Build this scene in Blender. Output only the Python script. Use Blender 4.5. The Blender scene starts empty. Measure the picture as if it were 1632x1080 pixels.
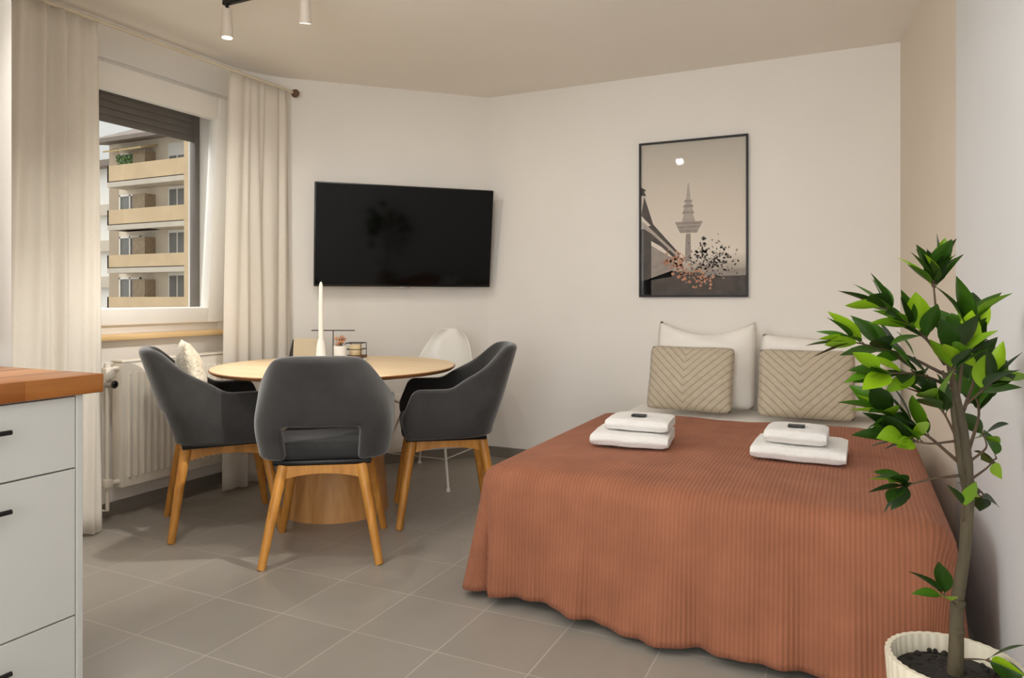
import bpy, bmesh, math, random
from mathutils import Vector, Matrix, noise
PI = math.pi
R = math.radians
C = bpy.context.scene.collection
random.seed(7)

# ------------------------------------------------------------------ materials
def lin(c):
    f = lambda v: v / 12.92 if v <= .04045 else ((v + .055) / 1.055) ** 2.4
    return tuple(f(v / 255) for v in c) + (1,)

def new_mat(name):
    m = bpy.data.materials.new(name); m.use_nodes = True
    nt = m.node_tree
    return m, nt, nt.nodes['Principled BSDF']

def N(nt, kind, **kw):
    n = nt.nodes.new(kind)
    for k, v in kw.items():
        if k in n.inputs: n.inputs[k].default_value = v
        else: setattr(n, k, v)
    return n

def mat(name, rgb, rough=.6, vary=.06, scale=8, bump=0, bscale=60, metal=0, sheen=0, spec=.5, stretch=None):
    m, nt, b = new_mat(name)
    col = lin(rgb)
    tc = N(nt, 'ShaderNodeTexCoord')
    vec = tc.outputs['Object']
    if stretch:
        mp = N(nt, 'ShaderNodeMapping'); mp.inputs['Scale'].default_value = stretch
        nt.links.new(vec, mp.inputs['Vector']); vec = mp.outputs['Vector']
    n = N(nt, 'ShaderNodeTexNoise', Scale=scale, Detail=4)
    nt.links.new(vec, n.inputs['Vector'])
    cr = N(nt, 'ShaderNodeValToRGB')
    cr.color_ramp.elements[0].position = .3; cr.color_ramp.elements[1].position = .7
    cr.color_ramp.elements[0].color = tuple(v * (1 - vary) for v in col[:3]) + (1,)
    cr.color_ramp.elements[1].color = tuple(min(1, v * (1 + vary)) for v in col[:3]) + (1,)
    nt.links.new(n.outputs['Fac'], cr.inputs['Fac'])
    nt.links.new(cr.outputs['Color'], b.inputs['Base Color'])
    b.inputs['Roughness'].default_value = rough
    b.inputs['Metallic'].default_value = metal
    b.inputs['Specular IOR Level'].default_value = spec
    if sheen:
        b.inputs['Sheen Weight'].default_value = sheen
        b.inputs['Sheen Roughness'].default_value = .4
    if bump:
        n2 = N(nt, 'ShaderNodeTexNoise', Scale=bscale, Detail=3)
        nt.links.new(vec, n2.inputs['Vector'])
        bp = N(nt, 'ShaderNodeBump', Strength=bump, Distance=.01)
        nt.links.new(n2.outputs['Fac'], bp.inputs['Height'])
        nt.links.new(bp.outputs['Normal'], b.inputs['Normal'])
    return m

def wood(name, rgb_a, rgb_b, rough=.45, axis='Z', freq=9.0, planks=0):
    """grain that runs along the given axis, optional glued staves across it"""
    m, nt, b = new_mat(name)
    tc = N(nt, 'ShaderNodeTexCoord')
    mp = N(nt, 'ShaderNodeMapping')
    sc = {'X': (.12, 1, 1), 'Y': (1, .12, 1), 'Z': (1, 1, .12)}[axis]
    mp.inputs['Scale'].default_value = tuple(v * freq for v in sc)
    nt.links.new(tc.outputs['Object'], mp.inputs['Vector'])
    n = N(nt, 'ShaderNodeTexNoise', Scale=2.2, Detail=6, Distortion=1.0)
    nt.links.new(mp.outputs['Vector'], n.inputs['Vector'])
    cr = N(nt, 'ShaderNodeValToRGB')
    cr.color_ramp.elements[0].position = .32; cr.color_ramp.elements[1].position = .68
    cr.color_ramp.elements[0].color = lin(rgb_a); cr.color_ramp.elements[1].color = lin(rgb_b)
    fac = n.outputs['Fac']
    if planks:
        bk = N(nt, 'ShaderNodeTexBrick', Scale=1.0)
        bk.inputs['Color1'].default_value = (.15, .15, .15, 1); bk.inputs['Color2'].default_value = (.85, .85, .85, 1)
        bk.inputs['Mortar'].default_value = (.2, .2, .2, 1)
        bk.inputs['Mortar Size'].default_value = .0012
        bk.inputs['Brick Width'].default_value = planks * 7; bk.inputs['Row Height'].default_value = planks
        mp2 = N(nt, 'ShaderNodeMapping')
        if axis == 'Y': mp2.inputs['Rotation'].default_value = (0, 0, PI / 2)
        nt.links.new(tc.outputs['Object'], mp2.inputs['Vector'])
        nt.links.new(mp2.outputs['Vector'], bk.inputs['Vector'])
        mx = N(nt, 'ShaderNodeMix', data_type='FLOAT'); mx.inputs[0].default_value = .5
        nt.links.new(n.outputs['Fac'], mx.inputs[2]); nt.links.new(bk.outputs['Color'], mx.inputs[3])
        fac = mx.outputs[0]
    nt.links.new(fac, cr.inputs['Fac'])
    nt.links.new(cr.outputs['Color'], b.inputs['Base Color'])
    b.inputs['Roughness'].default_value = rough
    return m

def tile_mat():
    m, nt, b = new_mat('grey_floor_tile')
    tc = N(nt, 'ShaderNodeTexCoord')
    mp = N(nt, 'ShaderNodeMapping'); mp.inputs['Location'].default_value = (-1.124 + .314 * 8, 2.21 + .326 * 12, 0)
    nt.links.new(tc.outputs['Object'], mp.inputs['Vector'])
    bk = N(nt, 'ShaderNodeTexBrick', Scale=1.0, offset=0.0)
    bk.inputs['Color1'].default_value = lin((156, 149, 139)); bk.inputs['Color2'].default_value = lin((163, 156, 146))
    bk.inputs['Mortar'].default_value = lin((186, 178, 167))
    bk.inputs['Mortar Size'].default_value = .0028; bk.inputs['Mortar Smooth'].default_value = .3
    bk.inputs['Brick Width'].default_value = .314; bk.inputs['Row Height'].default_value = .326
    nt.links.new(mp.outputs['Vector'], bk.inputs['Vector'])
    n = N(nt, 'ShaderNodeTexNoise', Scale=5, Detail=6)
    mp2 = N(nt, 'ShaderNodeMapping'); mp2.inputs['Scale'].default_value = (1, .35, 1)
    nt.links.new(tc.outputs['Object'], mp2.inputs['Vector']); nt.links.new(mp2.outputs['Vector'], n.inputs['Vector'])
    mr = N(nt, 'ShaderNodeMapRange'); mr.inputs[3].default_value = .78; mr.inputs[4].default_value = 1.0
    nt.links.new(n.outputs['Fac'], mr.inputs[0])
    mx = N(nt, 'ShaderNodeMix', data_type='RGBA', blend_type='MULTIPLY'); mx.inputs[0].default_value = 1
    nt.links.new(bk.outputs['Color'], mx.inputs[6]); nt.links.new(mr.outputs[0], mx.inputs[7])
    nt.links.new(mx.outputs[2], b.inputs['Base Color'])
    b.inputs['Roughness'].default_value = .33
    bp = N(nt, 'ShaderNodeBump', Strength=.25, Distance=.002); bp.invert = True
    nt.links.new(bk.outputs['Fac'], bp.inputs['Height']); nt.links.new(bp.outputs['Normal'], b.inputs['Normal'])
    return m

def rib_mat(name, rgb, pitch, depth=.5, sheen=.25):
    """corduroy: ribs at constant u of the uv map (metres)"""
    m, nt, b = new_mat(name)
    uv = N(nt, 'ShaderNodeUVMap')
    sp = N(nt, 'ShaderNodeSeparateXYZ'); nt.links.new(uv.outputs['UV'], sp.inputs[0])
    mu = N(nt, 'ShaderNodeMath', operation='MULTIPLY'); mu.inputs[1].default_value = 2 * PI / pitch
    nt.links.new(sp.outputs['X'], mu.inputs[0])
    sn = N(nt, 'ShaderNodeMath', operation='SINE'); nt.links.new(mu.outputs[0], sn.inputs[0])
    n = N(nt, 'ShaderNodeTexNoise', Scale=7, Detail=5); nt.links.new(uv.outputs['UV'], n.inputs['Vector'])
    cr = N(nt, 'ShaderNodeValToRGB')
    cr.color_ramp.elements[0].position = .3; cr.color_ramp.elements[1].position = .7
    c = lin(rgb)
    cr.color_ramp.elements[0].color = tuple(v * .88 for v in c[:3]) + (1,)
    cr.color_ramp.elements[1].color = tuple(v * 1.1 for v in c[:3]) + (1,)
    nt.links.new(n.outputs['Fac'], cr.inputs['Fac'])
    mr = N(nt, 'ShaderNodeMapRange'); mr.inputs[1].default_value = -1; mr.inputs[3].default_value = .90; mr.inputs[4].default_value = 1.04
    nt.links.new(sn.outputs[0], mr.inputs[0])
    mx = N(nt, 'ShaderNodeMix', data_type='RGBA', blend_type='MULTIPLY'); mx.inputs[0].default_value = 1
    nt.links.new(cr.outputs['Color'], mx.inputs[6]); nt.links.new(mr.outputs[0], mx.inputs[7])
    nt.links.new(mx.outputs[2], b.inputs['Base Color'])
    b.inputs['Roughness'].default_value = .85; b.inputs['Specular IOR Level'].default_value = .15
    b.inputs['Sheen Weight'].default_value = sheen; b.inputs['Sheen Roughness'].default_value = .45
    b.inputs['Sheen Tint'].default_value = lin((240, 200, 185))
    bp = N(nt, 'ShaderNodeBump', Strength=depth * .7, Distance=.003)
    nt.links.new(sn.outputs[0], bp.inputs['Height']); nt.links.new(bp.outputs['Normal'], b.inputs['Normal'])
    return m

def chevron_mat(name, rgb):
    m, nt, b = new_mat(name)
    uv = N(nt, 'ShaderNodeUVMap')
    sp = N(nt, 'ShaderNodeSeparateXYZ'); nt.links.new(uv.outputs['UV'], sp.inputs[0])
    su = N(nt, 'ShaderNodeMath', operation='SUBTRACT'); su.inputs[1].default_value = .45; nt.links.new(sp.outputs['X'], su.inputs[0])
    ab = N(nt, 'ShaderNodeMath', operation='ABSOLUTE'); nt.links.new(su.outputs[0], ab.inputs[0])
    m1 = N(nt, 'ShaderNodeMath', operation='MULTIPLY'); m1.inputs[1].default_value = -1.25; nt.links.new(ab.outputs[0], m1.inputs[0])
    ad = N(nt, 'ShaderNodeMath', operation='ADD'); nt.links.new(m1.outputs[0], ad.inputs[0]); nt.links.new(sp.outputs['Y'], ad.inputs[1])
    mu = N(nt, 'ShaderNodeMath', operation='MULTIPLY'); mu.inputs[1].default_value = 8.5; nt.links.new(ad.outputs[0], mu.inputs[0])
    fr = N(nt, 'ShaderNodeMath', operation='FRACT'); nt.links.new(mu.outputs[0], fr.inputs[0])
    pp = N(nt, 'ShaderNodeMath', operation='PINGPONG'); pp.inputs[1].default_value = .5; nt.links.new(fr.outputs[0], pp.inputs[0])
    cr = N(nt, 'ShaderNodeValToRGB')
    c = lin(rgb)
    cr.color_ramp.elements[0].position = .02; cr.color_ramp.elements[1].position = .14
    cr.color_ramp.elements[0].color = tuple(v * .62 for v in c[:3]) + (1,)
    cr.color_ramp.elements[1].color = c
    nt.links.new(pp.outputs[0], cr.inputs['Fac'])
    n = N(nt, 'ShaderNodeTexNoise', Scale=14, Detail=5); nt.links.new(uv.outputs['UV'], n.inputs['Vector'])
    mr = N(nt, 'ShaderNodeMapRange'); mr.inputs[3].default_value = .8; mr.inputs[4].default_value = 1.15; nt.links.new(n.outputs['Fac'], mr.inputs[0])
    mx = N(nt, 'ShaderNodeMix', data_type='RGBA', blend_type='MULTIPLY'); mx.inputs[0].default_value = 1
    nt.links.new(cr.outputs['Color'], mx.inputs[6]); nt.links.new(mr.outputs[0], mx.inputs[7])
    nt.links.new(mx.outputs[2], b.inputs['Base Color'])
    b.inputs['Roughness'].default_value = .8; b.inputs['Sheen Weight'].default_value = .2
    bp = N(nt, 'ShaderNodeBump', Strength=.6, Distance=.004); nt.links.new(cr.outputs['Color'], bp.inputs['Height'])
    nt.links.new(bp.outputs['Normal'], b.inputs['Normal'])
    return m

def leaf_mat():
    m, nt, b = new_mat('green_leaf')
    g = N(nt, 'ShaderNodeNewGeometry')
    cr = N(nt, 'ShaderNodeValToRGB')
    e = cr.color_ramp.elements
    e[0].position = 0; e[0].color = lin((30, 50, 14))
    e[1].position = 1; e[1].color = lin((160, 200, 32))
    for p, c in ((.42, (42, 72, 18)), (.72, (70, 115, 22))):
        q = e.new(p); q.color = lin(c)
    nt.links.new(g.outputs['Random Per Island'], cr.inputs['Fac'])
    nt.links.new(cr.outputs['Color'], b.inputs['Base Color'])
    b.inputs['Roughness'].default_value = .38; b.inputs['Specular IOR Level'].default_value = .4
    tr = N(nt, 'ShaderNodeBsdfTranslucent'); nt.links.new(cr.outputs['Color'], tr.inputs['Color'])
    mx = N(nt, 'ShaderNodeMixShader'); mx.inputs[0].default_value = .2
    nt.links.new(b.outputs[0], mx.inputs[1]); nt.links.new(tr.outputs[0], mx.inputs[2])
    nt.links.new(mx.outputs[0], nt.nodes['Material Output'].inputs['Surface'])
    return m

def curtain_mat():
    m, nt, b = new_mat('cream_curtain_cloth')
    tc = N(nt, 'ShaderNodeTexCoord')
    n = N(nt, 'ShaderNodeTexNoise', Scale=120, Detail=2)
    nt.links.new(tc.outputs['Object'], n.inputs['Vector'])
    cr = N(nt, 'ShaderNodeValToRGB')
    cr.color_ramp.elements[0].color = lin((243, 237, 227)); cr.color_ramp.elements[1].color = lin((249, 245, 238))
    nt.links.new(n.outputs['Fac'], cr.inputs['Fac'])
    d = N(nt, 'ShaderNodeBsdfDiffuse'); t = N(nt, 'ShaderNodeBsdfTranslucent')
    nt.links.new(cr.outputs['Color'], d.inputs['Color']); nt.links.new(cr.outputs['Color'], t.inputs['Color'])
    mx = N(nt, 'ShaderNodeMixShader'); mx.inputs[0].default_value = .42
    nt.links.new(d.outputs[0], mx.inputs[1]); nt.links.new(t.outputs[0], mx.inputs[2])
    nt.links.new(mx.outputs[0], nt.nodes['Material Output'].inputs['Surface'])
    return m

def glass_mat(name, tint=(1, 1, 1, 1), ior=1.45):
    m, nt, b = new_mat(name)
    t = N(nt, 'ShaderNodeBsdfTransparent'); t.inputs['Color'].default_value = tint
    g = N(nt, 'ShaderNodeBsdfGlossy', Roughness=.02)
    f = N(nt, 'ShaderNodeFresnel', IOR=ior)
    mx = N(nt, 'ShaderNodeMixShader')
    ge = N(nt, 'ShaderNodeNewGeometry')
    iv = N(nt, 'ShaderNodeMath', operation='SUBTRACT'); iv.inputs[0].default_value = 1
    nt.links.new(ge.outputs['Backfacing'], iv.inputs[1])
    fm = N(nt, 'ShaderNodeMath', operation='MULTIPLY')
    nt.links.new(f.outputs[0], fm.inputs[0]); nt.links.new(iv.outputs[0], fm.inputs[1])
    nt.links.new(fm.outputs[0], mx.inputs[0]); nt.links.new(t.outputs[0], mx.inputs[1]); nt.links.new(g.outputs[0], mx.inputs[2])
    nt.links.new(mx.outputs[0], nt.nodes['Material Output'].inputs['Surface'])
    return m

def emit_mat(name, rgb, s):
    m, nt, b = new_mat(name)
    b.inputs['Base Color'].default_value = lin(rgb)
    b.inputs['Emission Color'].default_value = lin(rgb); b.inputs['Emission Strength'].default_value = s
    return m

M = dict(
    wall=mat('white_wall_paint', (236, 231, 224), .9, .012, 3, .02, 150, spec=.2),
    wallside=mat('shade_toned_wall_paint', (222, 210, 194), .9, .012, 3, .02, 150, spec=.2),  # darker, warmer wall tone standing in for shade on the strip
    wallgloss=mat('white_satin_paint', (224, 227, 229), .35, .01, 3, spec=.4),
    ceil=mat('ceiling_paint', (240, 234, 224), .92, .012, 2, spec=.2),
    floor=tile_mat(),
    skirt=mat('grey_tile_skirting', (128, 121, 112), .5, .08, 6),
    pvc=mat('white_window_plastic', (235, 231, 224), .35, .01, 4),
    slat=mat('dark_shutter_slat', (102, 95, 88), .6, .08, 10),
    silltop=wood('pale_sill_wood', (196, 160, 110), (222, 190, 140), .5, 'Y', 6),
    rad=mat('radiator_enamel', (232, 224, 210), .4, .01, 5),
    chrome=mat('dull_chrome', (170, 165, 158), .3, .03, 10, metal=1),
    black=mat('black_metal', (22, 20, 19), .4, .05, 20, metal=.3),
    blackpl=mat('black_plastic', (14, 13, 12), .35, .05, 20),
    screen=mat('tv_screen_glass', (6, 5, 4), .07, .02, 5, spec=.22),
    charcoal=mat('charcoal_velour', (63, 61, 60), .85, .12, 12, .15, 250, sheen=.55, spec=.1),
    seatin=mat('dark_seat_cloth', (58, 57, 56), .9, .1, 12, .15, 250, sheen=.2, spec=.1),
    oakleg=wood('honey_oak', (176, 116, 44), (208, 146, 66), .42, 'Z', 12),
    tabletop=wood('pale_oak_top', (222, 192, 148), (236, 210, 172), .4, 'X', 5),
    tablebase=wood('oak_veneer_base', (186, 126, 66), (216, 164, 104), .45, 'Z', 7),
    edge=mat('table_edge_oak', (150, 100, 58), .5, .1, 14),
    worktop=wood('oiled_wood_worktop', (128, 70, 24), (182, 118, 58), .3, 'Y', 8, planks=.045),
    cabinet=mat('pale_grey_lacquer', (194, 193, 188), .4, .01, 4),
    carcass=mat('cabinet_carcass', (205, 202, 194), .5, .01, 4),
    gap=mat('dark_plinth_board', (60, 56, 50), .8, .05, 4),  # dark board of the cabinet plinth
    blanket=rib_mat('terracotta_corduroy', (153, 98, 73), .0135, sheen=.12),
    linen=mat('white_cotton', (240, 235, 228), .85, .02, 10, .12, 40, sheen=.15, spec=.15),
    towel=mat('white_terry', (244, 241, 236), .95, .02, 60, .6, 350, sheen=.3, spec=.1),
    chev=chevron_mat('beige_chevron_cloth', (190, 176, 153)),
    knit=mat('cream_knit', (226, 214, 192), .95, .14, 40, .9, 70, sheen=.3, spec=.1),
    bedbase=mat('black_bed_frame', (28, 26, 25), .7, .1, 10),
    curtain=curtain_mat(),
    rod=mat('ivory_rod', (214, 202, 180), .4, .03, 10),
    finial=mat('brown_finial', (104, 74, 60), .5, .1, 30),
    wax=mat('white_wax', (245, 240, 230), .4, .01, 10),
    ceramic=mat('white_ceramic', (240, 236, 228), .3, .01, 10),
    creamwax=mat('cream_wax', (226, 202, 160), .5, .05, 20),
    walnut=wood('dark_wood', (78, 48, 26), (104, 66, 38), .5, 'X', 20),
    beigeboard=mat('beige_card', (196, 180, 152), .7, .03, 12),
    flower=mat('dried_flower', (190, 140, 104), .8, .3, 60),
    clearglass=glass_mat('clear_glass'),
    glazing=glass_mat('poster_glazing', ior=1.22),
    pane=glass_mat('window_glass', (.97, .98, .98, 1)),
    whiteshell=mat('white_shell_plastic', (244, 241, 234), .3, .01, 5),
    whitemetal=mat('white_metal', (232, 228, 220), .35, .01, 5),
    pot=mat('cream_planter', (222, 212, 190), .55, .03, 10),
    soil=mat('dark_soil', (42, 36, 30), .95, .4, 60, .8, 90),
    bark=mat('olive_bark', (78, 68, 48), .8, .22, 30, .5, 90, stretch=(1, 1, .3)),
    twig=mat('brown_twig', (84, 66, 48), .8, .15, 40),
    leaf=leaf_mat(),
    spotwhite=mat('white_lamp_body', (222, 210, 196), .4, .01, 5),
    lens=emit_mat('lamp_lens', (255, 246, 228), 3.0),
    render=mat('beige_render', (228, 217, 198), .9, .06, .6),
    rendershade=mat('shaded_taupe_render', (186, 168, 146), .9, .06, .6),  # bay's shade painted in as taupe; also plain colour of the awning box
    balcony=mat('ochre_balcony', (220, 194, 156), .9, .08, .8),
    slab=mat('concrete_slab', (214, 204, 188), .9, .06, .8),
    rooftile=mat('brown_roof', (136, 124, 114), .9, .1, 2),
    winwhite=mat('far_window_white', (240, 238, 232), .5, .02, 2),
    winglass=mat('far_window_glass', (110, 110, 106), .5, .1, 2),
    wicker=mat('brown_screen', (158, 140, 116), .9, .15, 6),
    awning=mat('striped_awning', (196, 172, 122), .9, .08, 3),
    hedge=mat('balcony_foliage', (92, 124, 66), .8, .4, 6),
    ground=mat('asphalt', (150, 146, 140), .9, .08, .5),
    paperdark=mat('print_dark', (70, 61, 54), .6, .35, 20),
    papermid=mat('print_mid', (150, 139, 130), .6, .12, 30),
    papergrey=mat('print_grey', (172, 161, 150), .6, .08, 30),
    paperlight=mat('print_light', (186, 174, 160), .6, .05, 30),
    paperorange=mat('print_orange', (188, 132, 100), .6, .25, 60),
)

def print_mat():
    m, nt, b = new_mat('poster_sky_print')
    tc = N(nt, 'ShaderNodeTexCoord'); sp = N(nt, 'ShaderNodeSeparateXYZ')
    nt.links.new(tc.outputs['Object'], sp.inputs[0])
    n = N(nt, 'ShaderNodeTexNoise', Scale=6, Detail=4); nt.links.new(tc.outputs['Object'], n.inputs['Vector'])
    ad = N(nt, 'ShaderNodeMath', operation='MULTIPLY_ADD'); ad.inputs[1].default_value = .06
    nt.links.new(n.outputs['Fac'], ad.inputs[0]); nt.links.new(sp.outputs['Z'], ad.inputs[2])
    mr = N(nt, 'ShaderNodeMapRange'); mr.inputs[1].default_value = .0; mr.inputs[2].default_value = .97
    nt.links.new(ad.outputs[0], mr.inputs[0])
    cr = N(nt, 'ShaderNodeValToRGB'); e = cr.color_ramp.elements
    e[0].position = 0; e[0].color = lin((66, 58, 52)); e[1].position = 1; e[1].color = lin((188, 180, 167))
    for p, c in ((.14, (80, 71, 63)), (.21, (176, 164, 149)), (.3, (224, 213, 198)), (.6, (214, 203, 188))):
        q = e.new(p); q.color = lin(c)
    nt.links.new(mr.outputs[0], cr.inputs['Fac']); nt.links.new(cr.outputs['Color'], b.inputs['Base Color'])
    b.inputs['Roughness'].default_value = .6
    return m
M['print'] = print_mat()

# ------------------------------------------------------------------ mesh helpers
class MB:
    """collects shapes, links them as one mesh object"""
    def __init__(s): s.v = []; s.f = []; s.mi = []; s.cur = 0
    def add(s, v, f, xf=None):
        b = len(s.v)
        s.v += [tuple(xf @ Vector(p)) if xf else tuple(p) for p in v]
        s.f += [tuple(b + i for i in q) for q in f]; s.mi += [s.cur] * len(f)
        return s
    def box(s, lo, hi, bev=0, seg=2, xf=None):
        bm = bmesh.new(); bmesh.ops.create_cube(bm, size=1)
        c = [(a + b) / 2 for a, b in zip(lo, hi)]; d = [abs(b - a) for a, b in zip(lo, hi)]
        for w in bm.verts: w.co = Vector((w.co.x * d[0] + c[0], w.co.y * d[1] + c[1], w.co.z * d[2] + c[2]))
        if bev: bmesh.ops.bevel(bm, geom=bm.edges[:], offset=min(bev, min(d) * .49), segments=seg, profile=.5, affect='EDGES')
        bm.verts.index_update()
        s.add([w.co.copy() for w in bm.verts], [[w.index for w in f.verts] for f in bm.faces], xf); bm.free()
        return s
    def tube(s, pts, rad, n=10, cap=True):
        pts = [Vector(p) for p in pts]
        if not hasattr(rad, '__len__'): rad = [rad] * len(pts)
        v = []; f = []; up = None
        for i, p in enumerate(pts):
            t = (pts[min(i + 1, len(pts) - 1)] - pts[max(i - 1, 0)]).normalized()
            if up is None:
                a = Vector((0, 0, 1)) if abs(t.z) < .9 else Vector((1, 0, 0))
                up = (a - t * a.dot(t)).normalized()
            else: up = (up - t * up.dot(t)).normalized()
            sd = t.cross(up)
            for k in range(n):
                a = 2 * PI * k / n
                v.append(p + (up * math.cos(a) + sd * math.sin(a)) * rad[i])
        for i in range(len(pts) - 1):
            for k in range(n):
                f.append((i * n + k, i * n + (k + 1) % n, (i + 1) * n + (k + 1) % n, (i + 1) * n + k))
        if cap:
            f.append(tuple(range(n))[::-1]); f.append(tuple(range((len(pts) - 1) * n, len(pts) * n)))
        return s.add(v, f)
    def lathe(s, prof, n=32, c=(0, 0, 0), flute=0, nf=0):
        v = []; f = []
        for r, z in prof:
            for k in range(n):
                a = 2 * PI * k / n
                q = r * (1 + (flute * math.cos(nf * a) if r > .01 else 0))
                v.append((c[0] + q * math.cos(a), c[1] + q * math.sin(a), c[2] + z))
        for i in range(len(prof) - 1):
            for k in range(n):
                f.append((i * n + k, i * n + (k + 1) % n, (i + 1) * n + (k + 1) % n, (i + 1) * n + k))
        f.append(tuple(range(n))[::-1]); f.append(tuple(range((len(prof) - 1) * n, len(prof) * n)))
        return s.add(v, f)
    def prism(s, poly, z0, z1):
        n = len(poly)
        v = [(x, y, z0) for x, y in poly] + [(x, y, z1) for x, y in poly]
        f = [tuple(range(n))[::-1], tuple(range(n, 2 * n))] + [(i, (i + 1) % n, n + (i + 1) % n, n + i) for i in range(n)]
        return s.add(v, f)
    def grid(s, P, closed=False):
        nr, nc = len(P), len(P[0]); v = [p for r in P for p in r]; f = []
        for i in range(nr - 1):
            for j in range(nc if closed else nc - 1):
                k = (j + 1) % nc
                f.append((i * nc + j, i * nc + k, (i + 1) * nc + k, (i + 1) * nc + j))
        return s.add(v, f)
    def ball(s, c, r, sc=(1, 1, 1), n=10):
        bm = bmesh.new(); bmesh.ops.create_uvsphere(bm, u_segments=n, v_segments=max(6, n // 2 + 1), radius=r)
        bm.verts.index_update()
        s.add([(c[0] + w.co.x * sc[0], c[1] + w.co.y * sc[1], c[2] + w.co.z * sc[2]) for w in bm.verts],
              [[w.index for w in f.verts] for f in bm.faces]); bm.free()
        return s
    def build(s, name, mats, parent=None, smooth=True, angle=40, loc=(0, 0, 0), rot=(0, 0, 0)):
        me = bpy.data.meshes.new(name)
        me.from_pydata([tuple(p) for p in s.v], [], s.f)
        for m in (mats if isinstance(mats, (list, tuple)) else [mats]): me.materials.append(m)
        me.polygons.foreach_set('material_index', s.mi)
        bm = bmesh.new(); bm.from_mesh(me); bmesh.ops.recalc_face_normals(bm, faces=bm.faces[:]); bm.to_mesh(me); bm.free()
        if smooth:
            me.polygons.foreach_set('use_smooth', [True] * len(me.polygons))
            me.set_sharp_from_angle(angle=R(angle))
        o = bpy.data.objects.new(name, me); C.objects.link(o)
        o.location = loc; o.rotation_euler = rot
        if parent: o.parent = parent
        return o

def tag(o, label, cat, group=None, kind=None):
    o['label'] = label; o['category'] = cat
    if group: o['group'] = group
    if kind: o['kind'] = kind
    return o
def thing(name, label, cat, loc=(0, 0, 0), rz=0, group=None):
    o = bpy.data.objects.new(name, None); C.objects.link(o)
    o.empty_display_size = .1
    o.location = loc; o.rotation_euler = (0, 0, rz)
    return tag(o, label, cat, group)
def struct(o, label, cat):
    o['kind'] = 'structure'; o['label'] = label; o['category'] = cat
    return o
def copy_tree(o, parent=None):
    c = o.copy(); C.objects.link(c)
    if parent: c.parent = parent
    for ch in list(o.children): copy_tree(ch, c)
    return c
def subsurf(o, lv=2):
    m = o.modifiers.new('smooth', 'SUBSURF'); m.levels = lv; m.render_levels = lv
def solidify(o, t, off=0):
    m = o.modifiers.new('thickness', 'SOLIDIFY'); m.thickness = t; m.offset = off

# ------------------------------------------------------------------ the room (x along the bed wall, y away from the camera)
H = 2.5
REAR = -6.3
struct(MB().box((-1.5, REAR - .2, -.12), (2.95, .3, 0)).build('floor', M['floor'], smooth=False), 'grey stone tiled floor with pale grout lines', 'floor')
struct(MB().box((-1.5, REAR - .2, H), (2.95, .3, H + .12)).build('ceiling', M['ceil'], smooth=False), 'plain warm white ceiling', 'ceiling')
struct(MB().prism([(-.05, .0), (2.53, 0), (2.53, .2), (-.2, .2)], 0, H).build('wall_back', M['wall'], smooth=False), 'white wall behind the bed', 'wall')
# diagonal wall with a rounded inside corner towards the window wall
rc, cx, cy = .5, -.59, -1.297
arc = [(cx + rc * math.cos(R(a)), cy + rc * math.sin(R(a))) for a in range(180, 134, -5)]
out = [(-1.39, -1.297), (-1.39, -1.0), (-.25, .2)]
struct(MB().prism(arc + [(0, 0), (-.05, .2)] + out[::-1], 0, H).build('wall_corner', M['wall'], angle=15), 'white diagonal wall carrying the television', 'wall')
# window wall with its opening
WY0, WY1, WZ0, WZ1 = -2.45, -1.334, .92, 2.28
wl = MB()
wl.box((-1.39, -3.07, 0), (-1.09, WY0, H)); wl.box((-1.39, WY1, 0), (-1.09, -1.297, H))
wl.box((-1.39, WY0, 0), (-1.09, WY1, WZ0)); wl.box((-1.39, WY0, WZ1), (-1.09, WY1, H))
struct(wl.build('wall_left', M['wall'], smooth=False), 'white wall around the window', 'wall')
struct(MB().box((-1.39, REAR, 0), (-.13, -3.07, H)).build('wall_kitchen', M['wall'], smooth=False), 'white wall section behind the kitchen counter', 'wall')
struct(MB().prism([(2.53, .2), (2.53, 0), (2.66, -1.247), (2.95, -1.247), (2.95, .2)], 0, H).build('wall_right', M['wallside'], smooth=False), 'narrow wall strip toned darker for shade at the right end of the bed wall', 'wall')
struct(MB().box((2.65, REAR, 0), (2.95, -1.249, H), .004).build('wall_side', M['wallgloss'], smooth=False), 'white wall beside the potted plant', 'wall')
struct(MB().box((-1.39, REAR - .2, 0), (2.95, REAR, H)).build('wall_front', M['wall'], smooth=False), 'white wall opposite the bed', 'wall')
# skirting tiles
sk = .07
struct(MB().box((.0, -.012, 0), (2.53, 0, sk)).build('baseboard_back', M['skirt'], smooth=False), 'grey tile skirting along the bed wall', 'baseboard')
struct(MB().prism([(0, 0), (.0, -.016), (-.935, -.951), (-.944, -.944)], 0, sk).build('baseboard_corner', M['skirt'], smooth=False), 'grey tile skirting below the television', 'baseboard')
struct(MB().box((-1.09, -3.07, 0), (-1.078, -1.3, sk)).build('baseboard_left', M['skirt'], smooth=False), 'grey tile skirting under the radiator', 'baseboard')
# raised plaster box of the roller shutter above the window
struct(MB().box((-1.09, -2.6, WZ1 + .02), (-1.068, -1.30, 2.46), .004).build('trim_1', M['wall'], smooth=False), 'white shutter box cover above the window', 'trim')

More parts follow.
